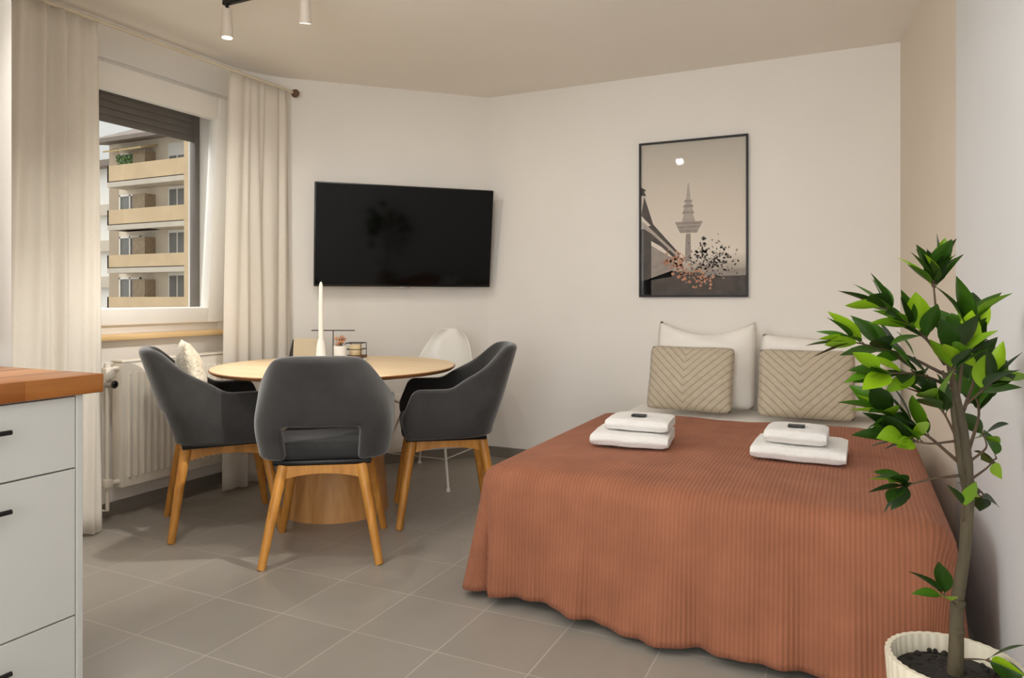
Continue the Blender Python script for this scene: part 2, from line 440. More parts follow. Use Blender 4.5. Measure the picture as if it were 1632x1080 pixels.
# window: fixed frame, tilted sash, pane, roller shutter, sill
win = thing('window_1', 'white plastic window tilted inwards with a half lowered dark shutter', 'window', (-1.12, (WY0 + WY1) / 2, WZ0)); win['kind'] = 'structure'
w2, hh = (WY1 - WY0) / 2, WZ1 - WZ0
def frame_boxes(mb, x0, x1, y0, y1, z0, z1, l, r, b, t, bev=.004):
    mb.box((x0, y0, z0), (x1, y0 + l, z1), bev); mb.box((x0, y1 - r, z0), (x1, y1, z1), bev)
    mb.box((x0, y0 + l, z0), (x1, y1 - r, z0 + b), bev); mb.box((x0, y0 + l, z1 - t), (x1, y1 - r, z1), bev)
    return mb
frame_boxes(MB(), -.05, .03, -w2, w2, 0, hh, .045, .045, .06, .05).build('window_frame', M['pvc'], win)
sash = frame_boxes(MB(), -.02, .045, -w2 + .03, w2 - .03, 0, hh - .075, .12, .115, .085, .125, .006).build('window_sash', M['pvc'], win, loc=(.015, 0, .045), rot=(0, R(4.0), 0))
MB().box((.005, -w2 + .145, .08), (.009, w2 - .14, hh - .195)).build('pane', M['pane'], sash, smooth=False)
sg = MB(); frame_boxes(sg, -.012, .004, -w2 + .14, w2 - .135, .075, hh - .19, .008, .008, .008, .008, 0)
sg.build('seal', M['blackpl'], sash, smooth=False)
sh = MB()
for i in range(9): sh.box((-.20, -w2 + .02, 1.122 + i * .038), (-.185, w2 - .02, 1.1595 + i * .038), .004)
sh.box((-.198, -w2 + .02, 1.124), (-.190, w2 - .02, hh))
sh.build('roller_shutter', M['slat'], win)
for s_ in (-1, 1):
    MB().box((-.22, s_ * (w2 - .016) - .016, 0), (-.17, s_ * (w2 - .016) + .016, hh), .003).build('shutter_rail', M['slat'], win)
MB().box((-.03, -w2 - .05, -.03), (.115, w2 + .05, -.002), .004).build('window_sill', M['silltop'], win)

kwin = thing('added_window_2', 'added white window frame over the counter, unseen, around a fill light', 'window', (-.13, -3.8, 1.62)); kwin['kind'] = 'structure'  # added, unseen frame for the kitchen fill light; the wall stays closed
frame_boxes(MB(), 0, .05, -.65, .65, -.65, .65, .07, .07, .07, .07).build('window_frame', M['pvc'], kwin)

rwin = thing('added_window_3', 'added white door frame opposite the bed, unseen, around a fill light', 'window', (2.0, -6.3, 1.2)); rwin['kind'] = 'structure'  # added, unseen frame for the rear fill light
frame_boxes(MB(), 0, .05, -.64, .64, -1.2, 1.2, .06, .06, .06, .06).build('window_frame', M['pvc'], rwin, rot=(0, 0, R(90)))

# radiator below the window
rad = thing('radiator', 'cream panel radiator with vertical ribs under the window', 'radiator', (-1.0, -1.72, .16))
rl, rh = .36, .62
p = MB().box((-.045, -rl, 0), (.03, rl, rh), .006)
for i in range(18):
    y = -rl + .04 + i * (2 * rl - .08) / 17
    p.box((.026, y - .0095, .045), (.042, y + .0095, rh - .05), .007)
p.box((-.05, -rl - .003, rh), (.036, rl + .003, rh + .012), .004)
p.build('panel', M['rad'], rad)
v = MB().tube([(0, -rl, rh - .03), (0, -rl - .055, rh - .03)], .013).tube([(0, -rl - .055, rh + .0), (0, -rl - .055, rh - .10)], .016, 12)
v.box((-.022, -rl - .078, rh - .075), (.024, -rl - .03, rh - .02), .008)
v.build('valve', M['rad'], rad)
MB().tube([(.0, -rl - .055, rh - .10), (.055, -rl - .055, rh - .10)], [.019, .019], 14).build('thermostat_knob', M['chrome'], rad)
MB().tube([(.056, -rl - .055, rh - .10), (.058, -rl - .055, rh - .10)], [.012, .010], 14).build('knob_cap', M['blackpl'], rad)
pp = MB().tube([(0, -rl - .055, rh - .1), (0, -rl - .055, -.10), (-.066, -rl - .055, -.11)], .009)
pp.tube([(0, -rl, .03), (0, -rl - .045, .03)], .014).box((-.02, -rl - .075, .01), (.02, -rl - .035, .055), .008)
pp.build('pipe', M['rad'], rad)
for y in (-.25, .25): MB().box((-.087, y - .015, .1), (-.046, y + .015, rh - .08)).build('bracket', M['rad'], rad)

# ------------------------------------------------------------------ curtains
def curtain(name, label, y0, y1, top_w, waves, amp, seed, zt=2.385, zb=.015, lean=0):
    rnd = random.Random(seed); ph = [rnd.uniform(0, 6.28) for _ in range(6)]
    nc, nr = waves * 14, 26
    P = []
    ym = (y0 + y1) / 2
    for i in range(nr + 1):
        t = i / nr; z = zt + (zb - zt) * t
        k = top_w + (1 - top_w) * min(1, t * 1.6) ** .7
        row = []
        for j in range(nc + 1):
            s = j / nc
            w = s + .018 * math.sin(7 * s * PI + ph[0] + t * 1.2)
            a = amp * (.55 + .45 * math.sin(s * 9 + ph[1])) * (.55 + .45 * min(1, t * 2))
            x = a * math.sin(w * waves * 2 * PI + ph[2] + .5 * math.sin(t * 3 + s * 5))
            x += .012 * math.sin(s * 31 + ph[3] + t * 2)
            x += .01 * t * math.sin(s * 4 + ph[4])
            y = ym + (w - .5) * (y1 - y0) * k + lean * t
            if t < .03: x *= .6
            row.append((x, y, z + (.006 * math.sin(s * 19) if i == nr else 0)))
        P.append(row)
    o = MB().grid(P).build(name, M['curtain'], angle=180, loc=(-.885, 0, 0))
    solidify(o, .0025)
    return tag(o, label, 'curtain', 'curtains on the window rod')
curtain('curtain', 'cream curtain gathered between the kitchen counter and the window', -2.665, -2.245, .92, 5, .030, 3)
curtain('curtain', 'cream curtain gathered between the window and the television wall', -1.51, -1.005, .9, 5, .026, 11)
rod = thing('curtain_rod', 'thin ivory curtain rod above the window with brown end knob', 'curtain rod', (-.885, -1.9, 2.395))
MB().tube([(0, -1.16, 0), (0, .93, 0)], .009, 12).build('rod', M['rod'], rod)
MB().lathe([(.004, 0), (.022, .004), (.027, .016), (.022, .03), (.012, .036), (.004, .037)], 18).build('end_knob', M['finial'], rod, loc=(0, .955, -.004), rot=(R(90), 0, R(20)))
for y in (-.55, .60): MB().tube([(-.203, y, 0), (-.197, y, 0), (-.1965, y, 0), (0, y, .0)], [.022, .022, .007, .007], 12).build('bracket', M['rod'], rod)

# ------------------------------------------------------------------ television on the diagonal wall
tv = thing('television', 'black flat screen television tilted forward on the diagonal wall', 'television', (-.345, -.515, 1.502), R(45))
# local x along the wall, -y into the room
tilt = R(8.0)
Mx = Matrix.Rotation(-tilt, 4, 'X')
body = MB().box((-.583, -.02, -.328), (.583, .012, .328), .006); body.box((-.35, .01, -.25), (.35, .04, .12), .015)
Tp = lambda o: setattr(o, 'rotation_euler', (tilt, 0, 0))
Tp(body.build('casing', M['blackpl'], tv))
Tp(MB().box((-.575, -.0225, -.314), (.575, -.0195, .321)).build('screen', M['screen'], tv, smooth=False))
Tp(MB().box((-.03, -.022, -.334), (.03, -.008, -.326), .002).build('sensor_strip', M['chrome'], tv))
MB().box((-.1, .03, -.12), (.1, .112, .12), .01).build('wall_bracket', M['black'], tv)

# ------------------------------------------------------------------ framed poster on the bed wall
pic = thing('framed_poster', 'black framed portrait poster of a tall tower above blossoms on the bed wall', 'picture', (1.406, 0, 1.107))
pw, ph_ = .33, .968
fr = MB()
for lo, hi in (((-pw, -.024, 0), (-pw + .012, -.002, ph_)), ((pw - .012, -.024, 0), (pw, -.002, ph_)),
               ((-pw + .012, -.024, 0), (pw - .012, -.002, .012)), ((-pw + .012, -.024, ph_ - .012), (pw - .012, -.002, ph_))):
    fr.box(lo, hi, .001)
fr.build('frame', M['black'], pic, smooth=False)
MB().box((-pw + .012, -.010, .012), (pw - .012, -.004, ph_ - .012)).build('print', M['print'], pic, smooth=False)
def flat(mb, pts, layer):
    y = -.0102 - layer * .0003
    mb.add([(x, y, z) for x, z in pts], [tuple(range(len(pts)))])
art = MB()
# u: 0..1 across, v: 0..1 up  ->  metres on the print
q = lambda u, v: ((u - .5) * (2 * pw - .024), .012 + v * (ph_ - .024))
art.cur = 1   # tower shaft and head, grey
flat(art, [q(.43, .22), q(.49, .22), q(.485, .40), q(.44, .40)], 1)
flat(art, [q(.385, .405), q(.545, .405), q(.585, .455), q(.60, .478), (q(.335, .478)), q(.35, .455)], 2)
for v0, v1, w_ in ((.53, .548, .06), (.572, .588, .052), (.606, .62, .042)):
    flat(art, [q(.463 - w_, v0), q(.463 + w_, v0), q(.463 + w_ * .8, v1), q(.463 - w_ * .8, v1)], 3)
art.cur = 2   # lighter tower parts
flat(art, [q(.40, .478), q(.53, .478), q(.505, .53), q(.42, .53)], 1)
flat(art, [q(.415, .548), q(.51, .548), q(.50, .572), q(.425, .572)], 1)
flat(art, [q(.43, .588), q(.496, .588), q(.49, .606), q(.436, .606)], 1)
flat(art, [q(.44, .62), q(.486, .62), q(.468, .73), q(.458, .73)], 1)
flat(art, [q(.36, .452), q(.575, .452), q(.58, .459), q(.355, .459)], 3)
flat(art, [q(.372, .428), q(.56, .428), q(.565, .434), q(.367, .434)], 3)
art.cur = 0   # building edge at the left and dark ground
flat(art, [q(0, .53), q(.03, .66), q(.12, .47), q(.10, .46)], 1)
flat(art, [q(0, .44), q(.12, .47), q(.38, .27), q(.36, .22), q(.2, .32), q(0, .40)], 2)
flat(art, [q(0, .40), q(.1, .36), q(.1, 0), q(0, 0)], 1)
flat(art, [q(0, .72), q(.05, .70), q(.03, .69), q(.05, .66), q(0, .665)], 1)
flat(art, [q(.0, .09), q(.3, .16), q(.62, .14), q(.8, .135), q(1, .125), q(1, 0), q(0, 0)], 1)
art.cur = 2
flat(art, [q(0, .485), q(.02, .49), q(.37, .262), q(.36, .25), q(.1, .41), q(0, .455)], 4)
art.cur = 1
flat(art, [q(.62, .14), q(.75, .17), q(.9, .165), q(1, .175), q(1, .125), q(.6, .12)], 2)
flat(art, [q(.10, .33), q(.34, .23), q(.3, .12), q(.1, .1)], 1)
rp = random.Random(4)
for i in range(330):                       # twigs and leaves of the shrub, printed as small dark flecks
    u, v_ = rp.gauss(.68, .13), rp.gauss(.21, .055)
    if i < 26: u, v_ = rp.gauss(.60, .015), rp.uniform(.25, .38)
    if not (.04 < u < .94 and .05 < v_ < .5): continue
    s_ = rp.uniform(.004, .013); art.cur = 0 if i % 3 else 1
    a0 = rp.uniform(0, 6)
    flat(art, [(q(u, v_)[0] + s_ * math.cos(a0 + k * PI / 2) * (1 if k % 2 else .5), q(u, v_)[1] + s_ * math.sin(a0 + k * PI / 2) * (1 if k % 2 else .5)) for k in range(4)], 5)
art.cur = 3
for i in range(110):
    u, v_ = (rp.gauss(.34, .055), rp.gauss(.22, .03)) if i % 2 else (rp.gauss(.52, .10), rp.gauss(.12, .045))
    if not (.04 < u < .94 and .03 < v_ < .3): continue
    s_ = rp.uniform(.004, .011); a0 = rp.uniform(0, 6)
    flat(art, [(q(u, v_)[0] + s_ * math.cos(a0 + k * PI / 3), q(u, v_)[1] + s_ * math.sin(a0 + k * PI / 3)) for k in range(6)], 6)
art.build('printed_motif', [M['paperdark'], M['papermid'], M['papergrey'], M['paperorange']], pic, smooth=False)
MB().box((-pw + .012, -.0165, .012), (pw - .012, -.015, ph_ - .012)).build('glazing', M['glazing'], pic, smooth=False)

# ------------------------------------------------------------------ dining table and what stands on it
TX, TY, TZ = -.148, -1.455, .75
table = thing('dining_table', 'round pale oak dining table on a broad drum pedestal', 'table', (TX, TY, 0))
MB().lathe([(.001, TZ - .024), (.575, TZ - .024), (.612, TZ - .012), (.618, TZ - .004), (.615, TZ), (.001, TZ)], 96).build('tabletop', M['tabletop'], table, angle=25)
MB().lathe([(.001, 0), (.268, 0), (.268, .004), (.205, TZ - .026), (.001, TZ - .026)], 96).build('pedestal', M['tablebase'], table)
MB().lathe([(.605, TZ - .0215), (.6175, TZ - .0125), (.621, TZ - .006), (.619, TZ - .003), (.60, TZ - .0035), (.59, TZ - .0225)], 96).build('edge_band', M['edge'], table)

def Wp(X, Y):          # survey point given as offset right / ahead of the standpoint -> room axes
    a, b = X + .16, Y - 5
    c, s = math.cos(R(25.5)), math.sin(R(25.5))
    return (c * a - s * b, s * a + c * b)
x, y = Wp(-1.02, 4.0)
mat_o = MB().lathe([(.001, 0), (.2, 0), (.205, .004), (.2, .008), (.19, .006), (.001, .005)], 48).build('serving_tray', M['ceramic'], loc=(x, y, TZ + .001))
tag(mat_o, 'flat round white tray under the ornaments on the dining table', 'tray')
ZT = TZ + .0072
x, y = Wp(-1.063, 3.98)
ch = MB().lathe([(.001, 0), (.032, 0), (.034, .006), (.027, .02), (.024, .075), (.02, .095), (.016, .11), (.013, .118), (.001, .118)], 24).build('candle_holder', M['ceramic'], loc=(x, y, ZT))
tag(ch, 'white slender candle holder on the tray carrying a tall candle', 'candle holder')
cd = thing('candle', 'tall white taper candle standing in the white holder', 'candle', (x, y, ZT + .1185))
MB().lathe([(.001, 0), (.0135, 0), (.013, .16), (.0105, .295), (.006, .312), (.001, .316)], 18).build('wax', M['wax'], cd)
MB().tube([(0, 0, .314), (.001, 0, .322), (.003, 0, .329)], .0012, 6).build('wick', M['black'], cd)
x, y = Wp(-.968, 4.03)
fp = thing('flower_pot', 'small white pot of dried flowers beside the tall candle', 'flower pot', (x, y, ZT))
MB().lathe([(.001, 0), (.03, 0), (.036, .01), (.037, .075), (.033, .075), (.032, .06), (.001, .06)], 28).build('pot', M['ceramic'], fp)
fl = MB(); st = MB(); rf = random.Random(5)
for i in range(14):
    a, r_, h_ = rf.uniform(0, 6.28), rf.uniform(.004, .03), rf.uniform(.085, .125)
    st.tube([(r_ * .3 * math.cos(a), r_ * .3 * math.sin(a), .055), (r_ * math.cos(a), r_ * math.sin(a), h_)], .0012, 5)
    fl.ball((r_ * math.cos(a), r_ * math.sin(a), h_), rf.uniform(.006, .01), n=8)
st.build('stems', M['twig'], fp); fl.build('blossoms', M['flower'], fp)
x, y = Wp(-.895, 4.10)
ln = thing('lantern', 'small wire lantern with a cream candle and dark wooden base on the table', 'lantern', (x, y, TZ + .009), .3)
MB().box((-.05, -.05, 0), (.05, .05, .016), .003).build('base', M['walnut'], ln)
wr = MB()
for sx in (-.046, .046):
    for sy in (-.046, .046): wr.tube([(sx, sy, .014), (sx, sy, .085)], .0022, 6)
for z in (.05, .085):
    wr.tube([(-.046, -.046, z), (.046, -.046, z)], .0022, 6).tube([(.046, -.046, z), (.046, .046, z)], .0022, 6).tube([(.046, .046, z), (-.046, .046, z)], .0022, 6).tube([(-.046, .046, z), (-.046, -.046, z)], .0022, 6)
wr.build('wire_cage', M['black'], ln)
MB().lathe([(.001, .0165), (.034, .0165), (.036, .02), (.036, .07), (.033, .074), (.001, .072)], 24).build('candle', M['creamwax'], ln)
x, y = Wp(-1.03, 4.12)
ts = thing('tealight_stand', 'thin black bar stand with hanging glass cups behind the candle', 'tealight stand', (x, y, TZ + .009), R(25))
MB().tube([(0, 0, 0), (0, 0, .006)], .035, 20).tube([(0, 0, .005), (0, 0, .155)], .003, 8).build('stem', M['black'], ts)
MB().box((-.125, -.006, .153), (.125, .006, .158), .001).build('bar', M['black'], ts)
for sx in (-.075, .035):
    cup = MB().lathe([(.004, .105), (.014, .106), (.019, .12), (.02, .145), (.0185, .145), (.017, .122), (.004, .109)], 18)
    cup.tube([(-.02, 0, .145), (0, 0, .152), (.02, 0, .145)], .001, 5)
    cup.build('glass_cup', M['clearglass'], ts, loc=(sx, 0, 0))
x, y = Wp(-1.235, 4.16)
tc_ = thing('menu_stand', 'small tent shaped beige card stand with its shadowed back coloured dark near the curtain', 'menu stand', (x, y, TZ + .001), R(25.5 + 4))
MB().add([(-.035, -.015, 0), (.125, -.015, 0), (.125, .012, .115), (-.035, .012, .115), (-.035, -.012, 0), (.125, -.012, 0), (.125, .015, .115), (-.035, .015, .115)],
         [(0, 1, 2, 3), (7, 6, 5, 4), (0, 4, 5, 1), (2, 6, 7, 3), (1, 5, 6, 2), (3, 7, 4, 0)]).build('card', M['beigeboard'], tc_, smooth=False)
MB().add([(-.04, -.012, 0), (-.075, .05, 0), (-.042, .013, .11), (-.037, -.012, 0), (-.07, .052, 0), (-.037, .015, .11)],
         [(0, 1, 2), (5, 4, 3), (0, 3, 4, 1), (1, 4, 5, 2), (2, 5, 3, 0)]).build('support', M['black'], tc_, smooth=False)  # card's back in black, its shadowed side put into the colour

# ------------------------------------------------------------------ charcoal armchairs
def shell_grid():
    ns, nt_ = 41, 12
    P = []
    for j in range(nt_ + 1):
        t = j / nt_; row = []
        for i in range(ns):
            s = -1 + 2 * i / (ns - 1); a = abs(s); sg = 1 if s >= 0 else -1
            if a > .5:
                x0, y0 = .264, -.05 + (a - .5) / .5 * .275
            else:
                an = a / .5 * PI / 2
                x0, y0 = .264 * math.sin(an) ** .66, -.05 - .165 * math.cos(an) ** .66
            back = max(0, min(1, (.02 - y0) / .21))
            back = back * back * (3 - 2 * back)
            d_ = max(0, min(1, (a - .33) / .24))
            d_ = d_ * (1 - .25 * d_) / .75
            top = .872 - .205 * d_ - .012 * (a / .33) ** 4 * (1 if a < .33 else 0) - (.012 if a >= .33 else 0) * (1 - d_)
            if y0 > .17: top -= .022 * ((y0 - .17) / .055) ** 2
            z0 = .430
            z = z0 + (top - z0) * t
            x = sg * x0 * (.93 + .07 * min(1, t * 3.2)) * (1 - .33 * max(0, (z - .60) / .27) * back)
            y = y0 - .135 * max(0, (z - .46) / .41) * back
            if y0 > .1: y -= .045 * max(0, t - .5) / .5 * (y0 - .1) / .125 + .02 * (1 - min(1, t * 3)) * (y0 - .1) / .125
            row.append((x, y, z))
        P.append(row)
    return P
def make_armchair(label):
    ch = thing('armchair', label, 'chair', group='charcoal armchairs around the dining table')
    P = shell_grid(); ns = len(P[0])
    mb = MB(); v = [p for r in P for p in r]; f = []
    for j in range(len(P) - 1):
        for i in range(ns - 1):
            s = abs(-1 + 2 * (i + .5) / (ns - 1))
            if s < .135 and j <= 3: continue           # the opening low in the back
            f.append((j * ns + i, j * ns + i + 1, (j + 1) * ns + i + 1, (j + 1) * ns + i))
    mb.add(v, f)
    sh_ = mb.build('backrest', M['charcoal'], ch, angle=180)
    solidify(sh_, .048); subsurf(sh_, 2)
    seat = MB().box((-.222, -.185, .425), (.222, .225, .50), .03, 4)
    seat.build('seat_cushion', M['seatin'], ch)
    MB().box((-.20, -.19, .408), (.20, .205, .428), .006).build('seat_pan', M['black'], ch)
    legs = [(sx, sy) for sx in (-1, 1) for sy in (-1, 1)]
    for sx, sy in legs:
        MB().tube([(sx * .236, sy * .238, 0), (sx * .234, sy * .236, .008), (sx * .196, sy * .204, .22), (sx * .158, sy * .172, .407)], [.0155, .017, .0205, .024], 14).build('leg', M['oakleg'], ch)
    ap = MB()
    for sgn in (-1, 1):                                     # arched rails between the legs
        for ax in (0, 1):
            n = 12; top = []; bot = []
            for k in range(n + 1):
                u = -1 + 2 * k / n
                top.append((u * .150, .406)); bot.append((u * .156, .352 + .02 * (1 - u * u)))
            vv = []
            for th in (-.011, .011):
                for a_, z_ in top + bot[::-1]:
                    vv.append((a_, sgn * (.176 if ax == 0 else 0) + th, z_) if ax == 0 else (sgn * .162 + th, a_, z_))
            m_ = len(top) * 2
            ff = []
            for k in range(n):
                b0, b1 = m_ - 1 - k, m_ - 2 - k
                ff.append((k, k + 1, b1, b0)); ff.append((m_ + k + 1, m_ + k, m_ + b0, m_ + b1))
            for k in range(m_): ff.append((k, (k + 1) % m_, m_ + (k + 1) % m_, m_ + k))
            ap.add(vv, ff)
    ap.build('seat_rail', M['oakleg'], ch)
    return ch
def face(fx, fy):
    return math.atan2(-fx, fy)
def cam_face(a, b):
    c, s = math.cos(R(25.5)), math.sin(R(25.5))
    return face(c * a - s * b, s * a + c * b)
ac = make_armchair('charcoal armchair standing with its open back in front of the dining table')
ac.location = Wp(-.815, 3.16) + (0,); ac.rotation_euler.z = cam_face(-.14, .99)
a2 = copy_tree(ac); a2['label'] = 'charcoal armchair beside the radiator holding a cream knitted cushion'
a2.location = Wp(-1.425, 3.52) + (0,); a2.rotation_euler.z = cam_face(.88, .46)
a3 = copy_tree(ac); a3['label'] = 'charcoal armchair on the bed side of the dining table'
a3.location = Wp(-.345, 3.668) + (0,); a3.rotation_euler.z = cam_face(-.98, -.18)

# white shell chair behind the table
def make_shell_chair():
    ch = thing('shell_chair', 'white plastic shell chair with thin metal legs below the television', 'chair')
    prof = [(.235, .462, .17), (.21, .478, .20), (.10, .462, .225), (-.03, .452, .232), (-.13, .462, .235), (-.18, .50, .235), (-.205, .57, .228), (-.22, .65, .215), (-.235, .74, .19), (-.247, .82, .155), (-.255, .875, .11), (-.258, .905, .06)]
    P = []
    for y, z, w in prof:
        row = []
        bk = max(0, min(1, (z - .47) / .2))
        for k in range(13):
            u = -1 + 2 * k / 12
            e = abs(u) ** 2.4
            row.append((u * w, y + e * .085 * bk * (1 if z < .8 else .6), z + e * .05 * (1 - bk)))
        P.append(row)
    o = MB().grid(P).build('seat_shell', M['whiteshell'], ch, angle=180); solidify(o, .009); subsurf(o, 2)
    for sx in (-1, 1):
        for sy in (-1, 1):
            lg = MB().tube([(sx * .10, sy * .09 - .01, .452), (sx * .135, sy * .125 - .01, .43), (sx * .262, sy * .262, .012)], .0075, 10)
            l = lg.build('leg', M['whitemetal'], ch)
            MB().tube([(sx * .261, sy * .261, .0), (sx * .262, sy * .262, .018)], [.013, .011], 12).build('foot', M['whiteshell'], l)
    for p0, p1 in (((-1, -1), (1, -1)), ((-1, 1), (1, 1)), ((-1, -1), (-1, 1)), ((1, -1), (1, 1))):
        MB().tube([(p0[0] * .215, p0[1] * .215, .17), (p1[0] * .215, p1[1] * .215, .17)], .003, 6).build('brace', M['whitemetal'], ch)
    for s_ in (-1, 1): MB().tube([(-.135, s_ * .125 - .01, .43), (.135, s_ * .125 - .01, .43)], .006, 8).build('seat_bar', M['whitemetal'], ch)
    return ch
sc_ = make_shell_chair()
sc_.location = Wp(-.49, 4.42) + (0,); sc_.rotation_euler.z = cam_face(-.42, -.907)

# ------------------------------------------------------------------ pillows and cushions
def pillow_mesh(name, w, h, t, material, parent=None, ear=.03, sag=.0, p=2.2, seed=1, n=22, wob=.006):
    """x across, z up, y thickness; uv in 0..1"""
    mb = MB(); sides = []
    for sd in (1, -1):
        P = []
        for i in range(n + 1):
            row = []
            v_ = -1 + 2 * i / n
            for j in range(n + 1):
                u = -1 + 2 * j / n
                bulge = ((1 - abs(u) ** p) * (1 - abs(v_) ** p)) ** .5
                px_ = u * w / 2 * (1 - ear * (1 - v_ * v_)); pz_ = v_ * h / 2 * (1 - ear * (1 - u * u))
                cn = 1 - .07 * abs(u * v_) ** 5; px_ *= cn; pz_ *= cn
                if v_ > 0: pz_ -= sag * (1 - u * u) * v_ * v_
                nn = noise.noise((u * 2 + seed, v_ * 2, seed * 3.1)) * wob * bulge * 2
                row.append((px_, -sd * (t / 2 * bulge + nn), pz_ + h / 2))
            P.append(row)
        mb.grid(P)
    o = mb.build(name, material, parent, angle=180)
    me = o.data
    uvl = me.uv_layers.new(name='UVMap')
    for lp in me.loops:
        co = me.vertices[lp.vertex_index].co
        uvl.data[lp.index].uv = (co.x / w + .5, co.z / h)
    bm = bmesh.new(); bm.from_mesh(me); bmesh.ops.remove_doubles(bm, verts=bm.verts[:], dist=.0004); bmesh.ops.recalc_face_normals(bm, faces=bm.faces[:]); bm.to_mesh(me); bm.free()
    return o

BX0, BX1, BYF = 1.075, 2.515, -2.07
ZB = .455
# bed
bed = thing('double_bed', 'double bed with white mattress standing against the wall under a blanket', 'bed', ((BX0 + BX1) / 2, -1.05, 0))
bw = (BX1 - BX0) / 2
MB().box((-bw + .03, -1.0, .10), (bw - .03, 1.02, .23), .012).build('bed_frame', M['bedbase'], bed)
MB().box((-bw + .01, -1.015, .232), (bw - .01, 1.03, .445), .045, 4).build('mattress', M['linen'], bed)
for sx in (-1, 1):
    for sy in (-1, 1):
        MB().box((sx * (bw - .1) - .03, sy * .93 - .03, 0), (sx * (bw - .1) + .03, sy * .93 + .03, .102), .004).build('leg', M['bedbase'], bed)
dv = MB().box((BX0 + .035, -1.9, .447), (BX1 - .035, -.60, .466), .009, 3).build('duvet', M['linen'])
tag(dv, 'white duvet edge showing between the pillows and the terracotta blanket', 'duvet')

# terracotta blanket draped over the foot end
def blanket():
    f = .075
    x0, x1, yh = BX0 + .05, BX1 - .04, -.775
    zt = .482
    yfoot = lambda x: -2.055 - .10 * (x - x0) / (x1 - x0)
    na, nb = 72, 64
    V = []; UV = []; F = []
    def add(p, uv): V.append(p); UV.append(uv); return len(V) - 1
    top = []
    for j in range(nb + 1):
        row = []
        for i in range(na + 1):
            s, t = i / na, j / nb
            x = x0 + (x1 - x0) * s
            y = yh + .015 * math.sin(s * 9) + (yfoot(x) - yh) * t
            edge = min(1, min(s, 1 - s, 1 - t) * 9)
            z = zt + (.010 + noise.noise((x * 3, y * 3, 1.3)) * .008 + noise.noise((x * 8, y * 5, 4)) * .003) * edge
            row.append(add((x, y, z), (x, y)))
        top.append(row)
    for j in range(nb):
        for i in range(na): F.append((top[j][i], top[j][i + 1], top[j + 1][i + 1], top[j + 1][i]))
    # perimeter: left edge head->foot, corner, foot, corner, right edge
    per = []
    for j in range(nb + 1): per.append((top[j][0], (-1, 0), 'L', 0))
    for k in range(1, 16): a = PI + k * PI / 32; per.append((top[nb][0], (math.cos(a), math.sin(a)), 'CL', k / 16))
    for i in range(na + 1): per.append((top[nb][i], (0, -1), 'F', i / na))
    for k in range(1, 16): a = 1.5 * PI + k * PI / 32; per.append((top[nb][na], (math.cos(a), math.sin(a)), 'CR', k / 16))
    for j in range(nb, -1, -1): per.append((top[j][na], (1, 0), 'R', 0))
    nr = 22
    prev = [q_[0] for q_ in per]
    arc_ = 0
    dist = [0]
    for k in range(1, len(per)):
        a, b = Vector(V[per[k - 1][0]]), Vector(V[per[k][0]]); d = (b - a).length
        dist.append(dist[-1] + (d if d > 1e-6 else .018))
    for r_ in range(1, nr + 1):
        if r_ <= 5:
            an = r_ / 5 * PI / 2; off = f * math.sin(an); dz = f * (1 - math.cos(an)); h = 0
        else:
            h = (r_ - 5) / (nr - 5); off = f; dz = f
        cur = []
        for k, (vi, n_, sd, c_) in enumerate(per):
            bx, by, bz = V[vi]
            L = dist[k]
            zb = .035 + .012 * math.sin(L * 5.1) + .008 * math.sin(L * 13)
            if sd == 'F':
                zb = .024 - .008 * c_ + .007 * math.sin(c_ * 11)
                zb += .010
            if sd == 'CL': zb = .022 + .014 * c_
            if sd == 'L': zb = .022 + .004 * math.sin(L * 5.1)
            zz = bz - dz - (bz - f - zb) * h
            o_ = off
            rp_ = .016 * math.sin(L * 21) + .012 * math.sin(L * 37 + 1) + .012 * math.sin(L * 9 + 2) + .006 * math.sin(L * 67)
            o_ += h * (.034 + rp_ + (.03 * c_ if sd == 'F' else 0)) if sd in ('F', 'L', 'R') else 0
            if sd == 'L':
                o_ += h * .012
                near = max(0, 1 - (by - V[top[nb][0]][1]) / .30)
                o_ += h ** 1.2 * .012 * near ** 1.5
            if sd == 'CL': o_ += h ** 1.1 * (.022 + .045 * math.sin(min(1, c_ * 1.55) * PI) ** 2 * (1 if c_ < .65 else .3) - .030 * 2 * math.exp(-((c_ - .70) / .10) ** 2)) + h ** 1.2 * .012 * (1 - c_)
            if sd == 'CR': o_ += h * (.022 + .03 * (1 - c_) + .03 * math.sin(c_ * PI))
            if sd == 'R': o_ = min(o_, .115)
            x_, y_ = bx + n_[0] * o_, by + n_[1] * o_
            x_ = min(x_, 2.618)
            sl = f * PI / 2 * min(1, r_ / 5) + h * (zt - f - zb)
            if sd == 'F': uv = (bx, by - sl)
            elif sd == 'L': uv = (bx - sl, by)
            elif sd == 'R': uv = (bx + sl, by)
            else: uv = (bx + n_[0] * sl * .8, by + n_[1] * sl)
            cur.append(add((x_, y_, zz), uv))
        for k in range(len(per) - 1):
            a, b, c2, d2 = prev[k], prev[k + 1], cur[k + 1], cur[k]
            F.append((a, b, c2, d2) if a != b else (a, c2, d2))
        prev = cur
    me = bpy.data.meshes.new('blanket'); me.from_pydata(V, [], F)
    ul = me.uv_layers.new(name='UVMap')
    for lp in me.loops: ul.data[lp.index].uv = UV[lp.vertex_index]
    me.materials.append(M['blanket'])
    bm = bmesh.new(); bm.from_mesh(me); bmesh.ops.recalc_face_normals(bm, faces=bm.faces[:]); bm.to_mesh(me); bm.free()
    me.polygons.foreach_set('use_smooth', [True] * len(me.polygons))
    o = bpy.data.objects.new('blanket', me); C.objects.link(o)
    solidify(o, .006, 1)
    return tag(o, 'terracotta ribbed blanket draped over the bed down to the floor', 'blanket')
blanket()

